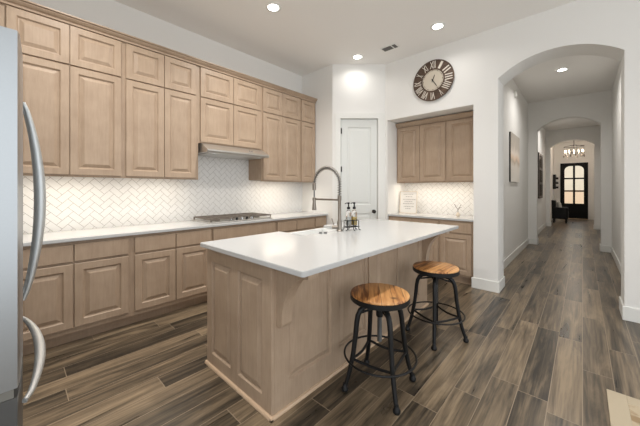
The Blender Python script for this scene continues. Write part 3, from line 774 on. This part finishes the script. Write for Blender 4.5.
# ------------------------------------------------------------------ refrigerator
RX0, RX1 = -2.09, -1.18
fg = thing('refrigerator', 'stainless steel french-door refrigerator at the near left', 'refrigerator', ((RX0 + RX1) / 2, -.35, 0))
MB().box(RX0 + .01, RX1 - .01, -.78, -.075, .03, 1.76, .004).build('body', M_DSTEEL, fg)
def bowed(x0, x1, z0, z1, name, par):
    xc = (RX0 + RX1) / 2; hw = (RX1 - RX0) / 2
    F = lambda x: .014 + .015 * (1 - ((x - xc) / hw) ** 2)
    n = 14; top = [(x0 + (x1 - x0) * i / n, F(x0 + (x1 - x0) * i / n)) for i in range(n + 1)]
    poly = [(x0, -.065)] + [(x0, top[0][1] - .003)] + [(x, y) for x, y in top[1:-1]] + [(x1, top[-1][1] - .003), (x1, -.065)]
    mb = MB(); mb.prism([(x, y, z0) for x, y in poly], (0, 0, z1 - z0))
    return mb.build(name, M_STEEL, par, True)
xm = (RX0 + RX1) / 2
dl = bowed(RX0, xm - .003, .765, 1.78, 'door', fg); drr = bowed(xm + .003, RX1, .765, 1.78, 'door', fg)
fz = bowed(RX0, RX1, .06, .738, 'freezer_drawer', fg); fz.data.materials[0] = M_DSTEEL
MB().box(RX0 + .004, RX1 - .004, -.075, .004, .7375, .7655).build('gasket', M_FOAM, fg)
def vhandle(x, par):
    z0, z1 = .90, 1.665; pts = []
    for i in range(25):
        t = i / 24; pts.append((x, .030 + .048 * math.sin(PI * t) ** .75, z0 + (z1 - z0) * t))
    MB().tube(pts, [.0065 + .0095 * math.sin(PI * i / 24) for i in range(25)], 12).build('handle', M_HANDLE, par, True)
vhandle(xm + .045, drr); vhandle(xm - .045, dl)
pts = []
for i in range(25):
    t = i / 24; pts.append((RX1 - .03 - (RX1 - RX0 - .10) * t, .026 + .050 * math.sin(PI * t) ** .7, .705))
MB().tube(pts, [.007 + .009 * math.sin(PI * i / 24) for i in range(25)], 12).build('handle', M_HANDLE, fz, True)

# ------------------------------------------------------------------ clock
CKX, CKZ, CR = -1.618, 2.928, .298
ck = thing('wall_clock_face', 'large round brown wall clock with cream roman numerals above the alcove', 'clock', (CKX, YC - .02, CKZ))
ck.name = 'wall_clock.001'
NA = (0, -1, 0)
MB().lathe([(.0, 0), (CR - .01, 0), (CR - .01, .022), (0, .022)], (CKX, YC - .002, CKZ), NA, 64).build('backboard', M_CLOCKW, ck)
mb = MB(); mb.tube([(CKX + (CR - .008) * math.cos(t * PI / 36), YC - .024, CKZ + (CR - .008) * math.sin(t * PI / 36)) for t in range(72)], .009, 8, closed=True)
mb.build('rim', M_CLOCKW, ck, True)
mb = MB(); mb.tube([(CKX + .158 * math.cos(t * PI / 36), YC - .026, CKZ + .158 * math.sin(t * PI / 36)) for t in range(72)], .006, 8, closed=True); mb.build('inner_ring', M_CLOCKW, ck, True)
MB().lathe([(0, 0), (.155, 0), (.155, .005), (0, .005)], (CKX, YC - .022, CKZ), NA, 48).build('dial', M_CREAM, ck)
mb = MB(); mb.tube([(CKX + .14 * math.cos(t * PI / 36), YC - .0272, CKZ + .14 * math.sin(t * PI / 36)) for t in range(72)], .0015, 5, closed=True)
for k in range(12):
    a = k * PI / 6; x, z = CKX + .14 * math.sin(a), CKZ + .14 * math.cos(a); mb.box(x - .005, x + .005, YC - .030, YC - .0262, z - .005, z + .005)
mb.build('minute_track', M_CLOCKW, ck)
for k, s in enumerate(('XII', 'I', 'II', 'III', 'IIII', 'V', 'VI', 'VII', 'VIII', 'IX', 'X', 'XI')):
    vs, fs = text_verts(s); xs = [v.x for v in vs]; ys = [v.y for v in vs]
    cx_, cy_ = (min(xs) + max(xs)) / 2, (min(ys) + max(ys)) / 2; wx, wy = max(xs) - min(xs), max(ys) - min(ys)
    hgt = .105; wid = min(.092, .034 * len(s) ** .8); a = k * PI / 6; rm = .226
    mb = MB(); bvs = []
    for yoff in (-.031, -.024):
        row = []
        for v in vs:
            lx, lz = (v.x - cx_) / wx * wid, (v.y - cy_) / wy * hgt + rm
            row.append(mb.bm.verts.new((CKX + lx * math.cos(a) + lz * math.sin(a), YC + yoff, CKZ - lx * math.sin(a) + lz * math.cos(a))))
        bvs.append(row)
    for f in fs:
        mb.bm.faces.new([bvs[0][i] for i in f])
    cnt = {}
    for f in fs:
        for i in range(len(f)): e = (f[i - 1], f[i]); cnt[tuple(sorted(e))] = cnt.get(tuple(sorted(e)), 0) + 1
    for (i, j), c_ in cnt.items():
        if c_ == 1: mb.bm.faces.new((bvs[0][i], bvs[0][j], bvs[1][j], bvs[1][i]))
    mb.build('numeral', M_NUM, ck)
def hand(ang, ln, wd_):
    a = math.radians(ang); d = Vector((math.sin(a), 0, math.cos(a))); p = Vector((math.cos(a), 0, -math.sin(a))); c0 = Vector((CKX, YC - .034, CKZ))
    mb = MB(); mb.prism([c0 - d * .03 + p * wd_ * .6, c0 + d * ln * .7 + p * wd_, c0 + d * ln, c0 + d * ln * .7 - p * wd_, c0 - d * .03 - p * wd_ * .6], (0, .003, 0)); mb.build('hand', M_BLACK, ck)
hand(22, .085, .006); hand(148, .13, .005)
MB().lathe([(.010, 0), (.010, .012), (0, .014)], (CKX, YC - .026, CKZ), NA, 14).build('hub', M_BLACK, ck)

# ------------------------------------------------------------------ ceiling lights, vent, detector
def downlight(x, y, label, pw, grp='recessed ceiling lights', sp=2.6):
    # warm-white lamps
    root = thing('recessed_light', label, 'light', (x, y, ZC), grp)
    MB().lathe([(.062, -.001), (.062, -.006), (.088, -.006), (.094, -.001)], (x, y, ZC), n=32, caps=False).build('trim_ring', M_TRIM, root, True)
    MB().lathe([(0, -.003), (.064, -.003)], (x, y, ZC), n=32, caps=False).build('lens', M_LENS, root)
    area_light('downlight_lamp', (x, y, ZC - .012), .12, pw, (1, .96, .91), spread=sp)
downlight(-2.60, 2.03, 'round recessed ceiling light above the island, nearest the left cabinets and camera', 14)
downlight(-1.36, 2.03, 'added round recessed ceiling light above the bar stools, unseen just above the frame', 14)  # added lamp out of frame, brightens upper cabinets and ceiling
downlight(-2.60, .37, 'added round recessed ceiling light in front of the refrigerator, unseen above the frame', 14)  # unseen addition to the lamp grid, lifts the left upper cabinets
downlight(-1.36, .37, 'added round recessed ceiling light between refrigerator and island, unseen above the frame', 14)  # extra lamp out of view, added for more ceiling bounce
downlight(-1.36, 3.69, 'round recessed ceiling light in front of the wall clock', 3)
downlight(-2.60, 3.69, 'round recessed ceiling light in front of the pantry door', 1.8)
downlight(-.26, 6.5, 'round recessed ceiling light in the hallway beyond the first arch', 11)
downlight(-.26, 10.8, 'added round recessed ceiling light between the second and third arches, unseen', 12)  # added lamp hidden behind the second arch, lightens the hall walls
vx, vy = -2.08, 3.765
vt = thing('ceiling_vent', 'white rectangular air vent with dark louvres in the ceiling', 'vent', (vx, vy, ZC))
MB().box(vx - .125, vx + .125, vy - .075, vy + .075, ZC - .008, ZC - .0005, .002).build('frame', M_TRIM, vt)
mb = MB(); mb.box(vx - .105, vx + .035, vy - .052, vy + .052, ZC - .0095, ZC - .0075); mb.box(vx + .055, vx + .105, vy - .052, vy + .052, ZC - .0095, ZC - .0075); mb.build('duct_opening', M_DSTEEL, vt)
mb = MB()
for i in range(6): y = vy - .044 + i * .0176; mb.box(vx - .106, vx + .036, y - .003, y + .003, ZC - .012, ZC - .0088)
for i in range(4): x = vx + .062 + i * .012; mb.box(x - .002, x + .002, vy - .053, vy + .053, ZC - .012, ZC - .0088)
mb.build('louvres', M_FOAM, vt)
sd = thing('smoke_detector', 'small round white detector high on the left hallway wall', 'smoke detector', (HL, 6.62, 3.17))
MB().lathe([(.07, 0), (.07, .02), (.055, .038), (0, .04)], (HL, 6.62, 3.17), (1, 0, 0), 24).build('housing', M_TRIM, sd, True)

# ------------------------------------------------------------------ alcove items
sg = thing('text_sign', 'white square sign with faint grey text leaning at the left of the alcove counter', 'sign', (-2.18, 4.66, .915))
lean = lambda x, t, d: (x, 4.60 + t * .09 - d, .9155 + t)
def leanbox(mb, x0, x1, t0, t1, d0, d1): mb.prism([lean(x0, t0, d0), lean(x1, t0, d0), lean(x1, t1, d0), lean(x0, t1, d0)], (0, -(d1 - d0), 0))
mb = MB(); leanbox(mb, -2.345, -2.035, 0, .375, 0, .014); mb.build('board', M_SIGN, sg)
mb = MB()
for a in ((-2.345, -2.335, 0, .375), (-2.045, -2.035, 0, .375), (-2.345, -2.035, 0, .01), (-2.345, -2.035, .365, .375)): leanbox(mb, *a, .012, .02)
mb.build('frame', M_VASE, sg)
rng = random.Random(4)
for t, wd_ in ((.32, .18), (.285, .1), (.235, .2), (.20, .14), (.165, .19), (.115, .16), (.08, .1)):
    x = -2.19 - wd_ / 2; mb = MB()
    while x < -2.19 + wd_ / 2:
        l = rng.uniform(.012, .03); leanbox(mb, x, x + l, t - .005, t + .006, .0135, .0155); x += l + .008
    mb.build('text_line', M_INK, sg)

tv = thing('twig_vase', 'tiny beige vase with a dark forked twig on the alcove counter', 'vase', (-1.385, 4.58, .915))
MB().lathe([(.018, 0), (.026, .012), (.028, .03), (.018, .05), (.012, .06), (.014, .066)], (-1.385, 4.58, .915), n=18).build('vase', M_VASE, tv, True)
mb = MB(); o = Vector((-1.385, 4.58, .975))
mb.tube([o + Vector((0, 0, -.02)), o + Vector((0, 0, .045)), o + Vector((-.03, 0, .085)), o + Vector((-.05, 0, .125))], .004, 6)
mb.tube([o + Vector((0, 0, .045)), o + Vector((.02, 0, .075)), o + Vector((.045, 0, .12))], .003, 6); mb.tube([o + Vector((.012, 0, .06)), o + Vector((.03, 0, .075)), o + Vector((.05, .01, .08))], .0025, 6)
mb.build('twig', M_TWIG, tv, True)

# ------------------------------------------------------------------ rug
rg = thing('area_rug', 'cream and tan patterned area rug at the lower right corner', 'rug', (1.3, 1.8, 0))
rx0, rx1, ry0, ry1 = .116, 2.6, .9, 2.664
MB().box(rx0 + .09, rx1 - .09, ry0 + .09, ry1 - .09, .0005, .011).build('field', M_RUG, rg)
mb = MB(); mb.box(rx0, rx0 + .09, ry0, ry1, .0005, .012, .003); mb.box(rx1 - .09, rx1, ry0, ry1, .0005, .012, .003); mb.box(rx0 + .09, rx1 - .09, ry0, ry0 + .09, .0005, .012, .003); mb.box(rx0 + .09, rx1 - .09, ry1 - .09, ry1, .0005, .012, .003)
mb.build('border', M_RUGEDGE, rg)

# ------------------------------------------------------------------ hallway things
pc = thing('canvas_painting', 'tall abstract canvas in cream and grey on the left hallway wall', 'painting', (HL, 6.64, 1.46))
MB().box(HL + .002, HL + .026, 6.06, 7.0, 1.46, 2.36, .002).build('stretcher', M_CANVEDGE, pc)
MB().box(HL + .026, HL + .029, 6.06, 7.0, 1.46, 2.36).build('canvas', M_ART, pc)
wp = thing('carved_wall_panel', 'tall dark carved wooden panel on the hallway wall past the second arch', 'wall decor', (HL, 10.9, 1.05))
MB().box(HL + .002, HL + .02, 10.42, 11.42, 1.05, 2.40).build('backing', M_CARVED, wp)
mb = MB()
for y0_, y1_, z0_, z1_ in ((10.42, 10.50, 1.05, 2.4), (11.34, 11.42, 1.05, 2.4), (10.88, 10.96, 1.05, 2.4), (10.42, 11.42, 1.05, 1.12), (10.42, 11.42, 2.33, 2.40), (10.42, 11.42, 1.47, 1.54), (10.42, 11.42, 1.90, 1.97)): mb.box(HL + .018, HL + .045, y0_, y1_, z0_, z1_, .004)
for z0_ in (1.12, 1.54, 1.97):
    for y0_ in (10.50, 10.96):
        for k in range(4): 
            y = y0_ + .05 + k * .095; mb.box(HL + .018, HL + .032, y - .012, y + .012, z0_, z0_ + .37)
mb.build('lattice', M_CARVED, wp)
rk = thing('wall_rack', 'black vertical wall rack with three small white cups beside the front door', 'rack', (HL, 16.4, 1.35))
mb = MB(); mb.box(HL + .002, HL + .10, 16.25, 16.55, 1.33, 1.97, .003)
for z in (1.40, 1.60, 1.80): mb.box(HL + .05, HL + .19, 16.30, 16.50, z - .045, z + .03, .01); mb.tube([(HL + .15 + .045 * math.cos(t * PI / 10), 16.40 + .045 * math.sin(t * PI / 10), z + .045) for t in range(20)], .008, 6, closed=True)
mb.build('bracket', M_BLACK, rk)
for z in (1.40, 1.60, 1.80): MB().lathe([(.030, 0), (.042, .07), (.038, .07), (.028, .01), (0, .01)], (HL + .15, 16.40, z + .0305), n=16, caps=False).build('cup', M_CERAMIC, rk, True)

# chandelier
cx_, cy_ = -.245, 14.8
ch = thing('chandelier', 'round crystal chandelier with lit bulbs hanging in the entry', 'chandelier', (cx_, cy_, ZC))
mb = MB(); mb.lathe([(.07, -.03), (.07, 0)], (cx_, cy_, ZC - .0005), n=20); mb.tube([(cx_, cy_, ZC - .02), (cx_, cy_, 2.74)], .010, 8); mb.build('rod', M_BRONZE, ch, True)
mb = MB()
for z, r in ((2.98, .30), (2.72, .30)): mb.tube([(cx_ + r * math.cos(t * PI / 20), cy_ + r * math.sin(t * PI / 20), z) for t in range(40)], .010, 6, closed=True)
for k in range(4):
    a = k * PI / 2 + .3; mb.tube([(cx_, cy_, 2.76), (cx_ + .3 * math.cos(a), cy_ + .3 * math.sin(a), 2.72)], .007, 6); mb.tube([(cx_, cy_, 3.05), (cx_ + .3 * math.cos(a), cy_ + .3 * math.sin(a), 2.98)], .005, 6); mb.tube([(cx_ + .3 * math.cos(a), cy_ + .3 * math.sin(a), 2.98), (cx_ + .3 * math.cos(a), cy_ + .3 * math.sin(a), 2.72)], .004, 6)
mb.build('frame', M_BRONZE, ch, True)
for k in range(12):
    a = k * PI / 6; p = (cx_ + .27 * math.cos(a), cy_ + .27 * math.sin(a), 2.73)
    MB().lathe([(.012, 0), (.012, .05), (.017, .065), (.015, .085), (.004, .115), (0, .118)], p, n=10).build('bulb', M_BULB, ch, True)
for k in range(12):
    a = k * PI / 6 + .2; p = (cx_ + .30 * math.cos(a), cy_ + .30 * math.sin(a), 2.545 + (k % 2) * .03)
    MB().lathe([(0, 0), (.022, .05), (.010, .12), (.003, .13), (.003, .17)], p, n=8).build('crystal', M_CRYSTAL, ch)
pl = bpy.data.lights.new('chandelier_lamp', 'POINT'); pl.energy = 22; pl.color = (1, .84, .70); pl.shadow_soft_size = .15
po = bpy.data.objects.new('chandelier_lamp', pl); po.location = (cx_, cy_, 2.84); C.objects.link(po)

# armchair
ac = thing('armchair', 'black leather armchair beside the front door', 'armchair', (-.62, 14.85, 0))
ax0, ax1, ay0, ay1 = -.91, -.40, 14.48, 15.10
MB().box(ax0 + .08, ax1, ay0 + .10, ay1 - .10, .17, .44, .03, 3).build('seat', M_LEATHER, ac)
mb = MB(); mb.prism([(ax0 + .02, ay0 + .03, .16), (ax0 + .16, ay0 + .03, .16), (ax0 + .12, ay0 + .03, .86), (ax0, ay0 + .03, .88)], (0, ay1 - ay0 - .06, 0)); mb.build('backrest', M_LEATHER, ac)
for y0_ in (ay0, ay1 - .11):
    mb = MB(); mb.box(ax0 + .04, ax1 - .01, y0_, y0_ + .11, .16, .61, .03, 3); mb.build('arm', M_LEATHER, ac)
for x in (ax0 + .05, ax1 - .09):
    for y in (ay0 + .03, ay1 - .08): MB().box(x, x + .05, y, y + .05, 0, .17, .004).build('leg', M_BLACK, ac)
pw = MB(); n = 10
for sgn in (-1, 1):
    g = [[None] * (n + 1) for _ in range(n + 1)]
    for i in range(n + 1):
        for j in range(n + 1):
            u_, v_ = i / n * 2 - 1, j / n * 2 - 1
            th_ = .07 * max(0, (1 - u_ ** 4)) ** .5 * max(0, (1 - v_ ** 4)) ** .5 * sgn
            z = .63 + v_ * .20; x = ax0 + .235 + th_ - v_ * .03
            g[i][j] = pw.bm.verts.new((x, 14.84 + u_ * .19, z))
    for i in range(n):
        for j in range(n): pw.bm.faces.new((g[i][j], g[i + 1][j], g[i + 1][j + 1], g[i][j + 1]))
tag(pw.build('throw_pillow', M_PILLOW, None, True), 'light grey square pillow propped in the black armchair', 'pillow')
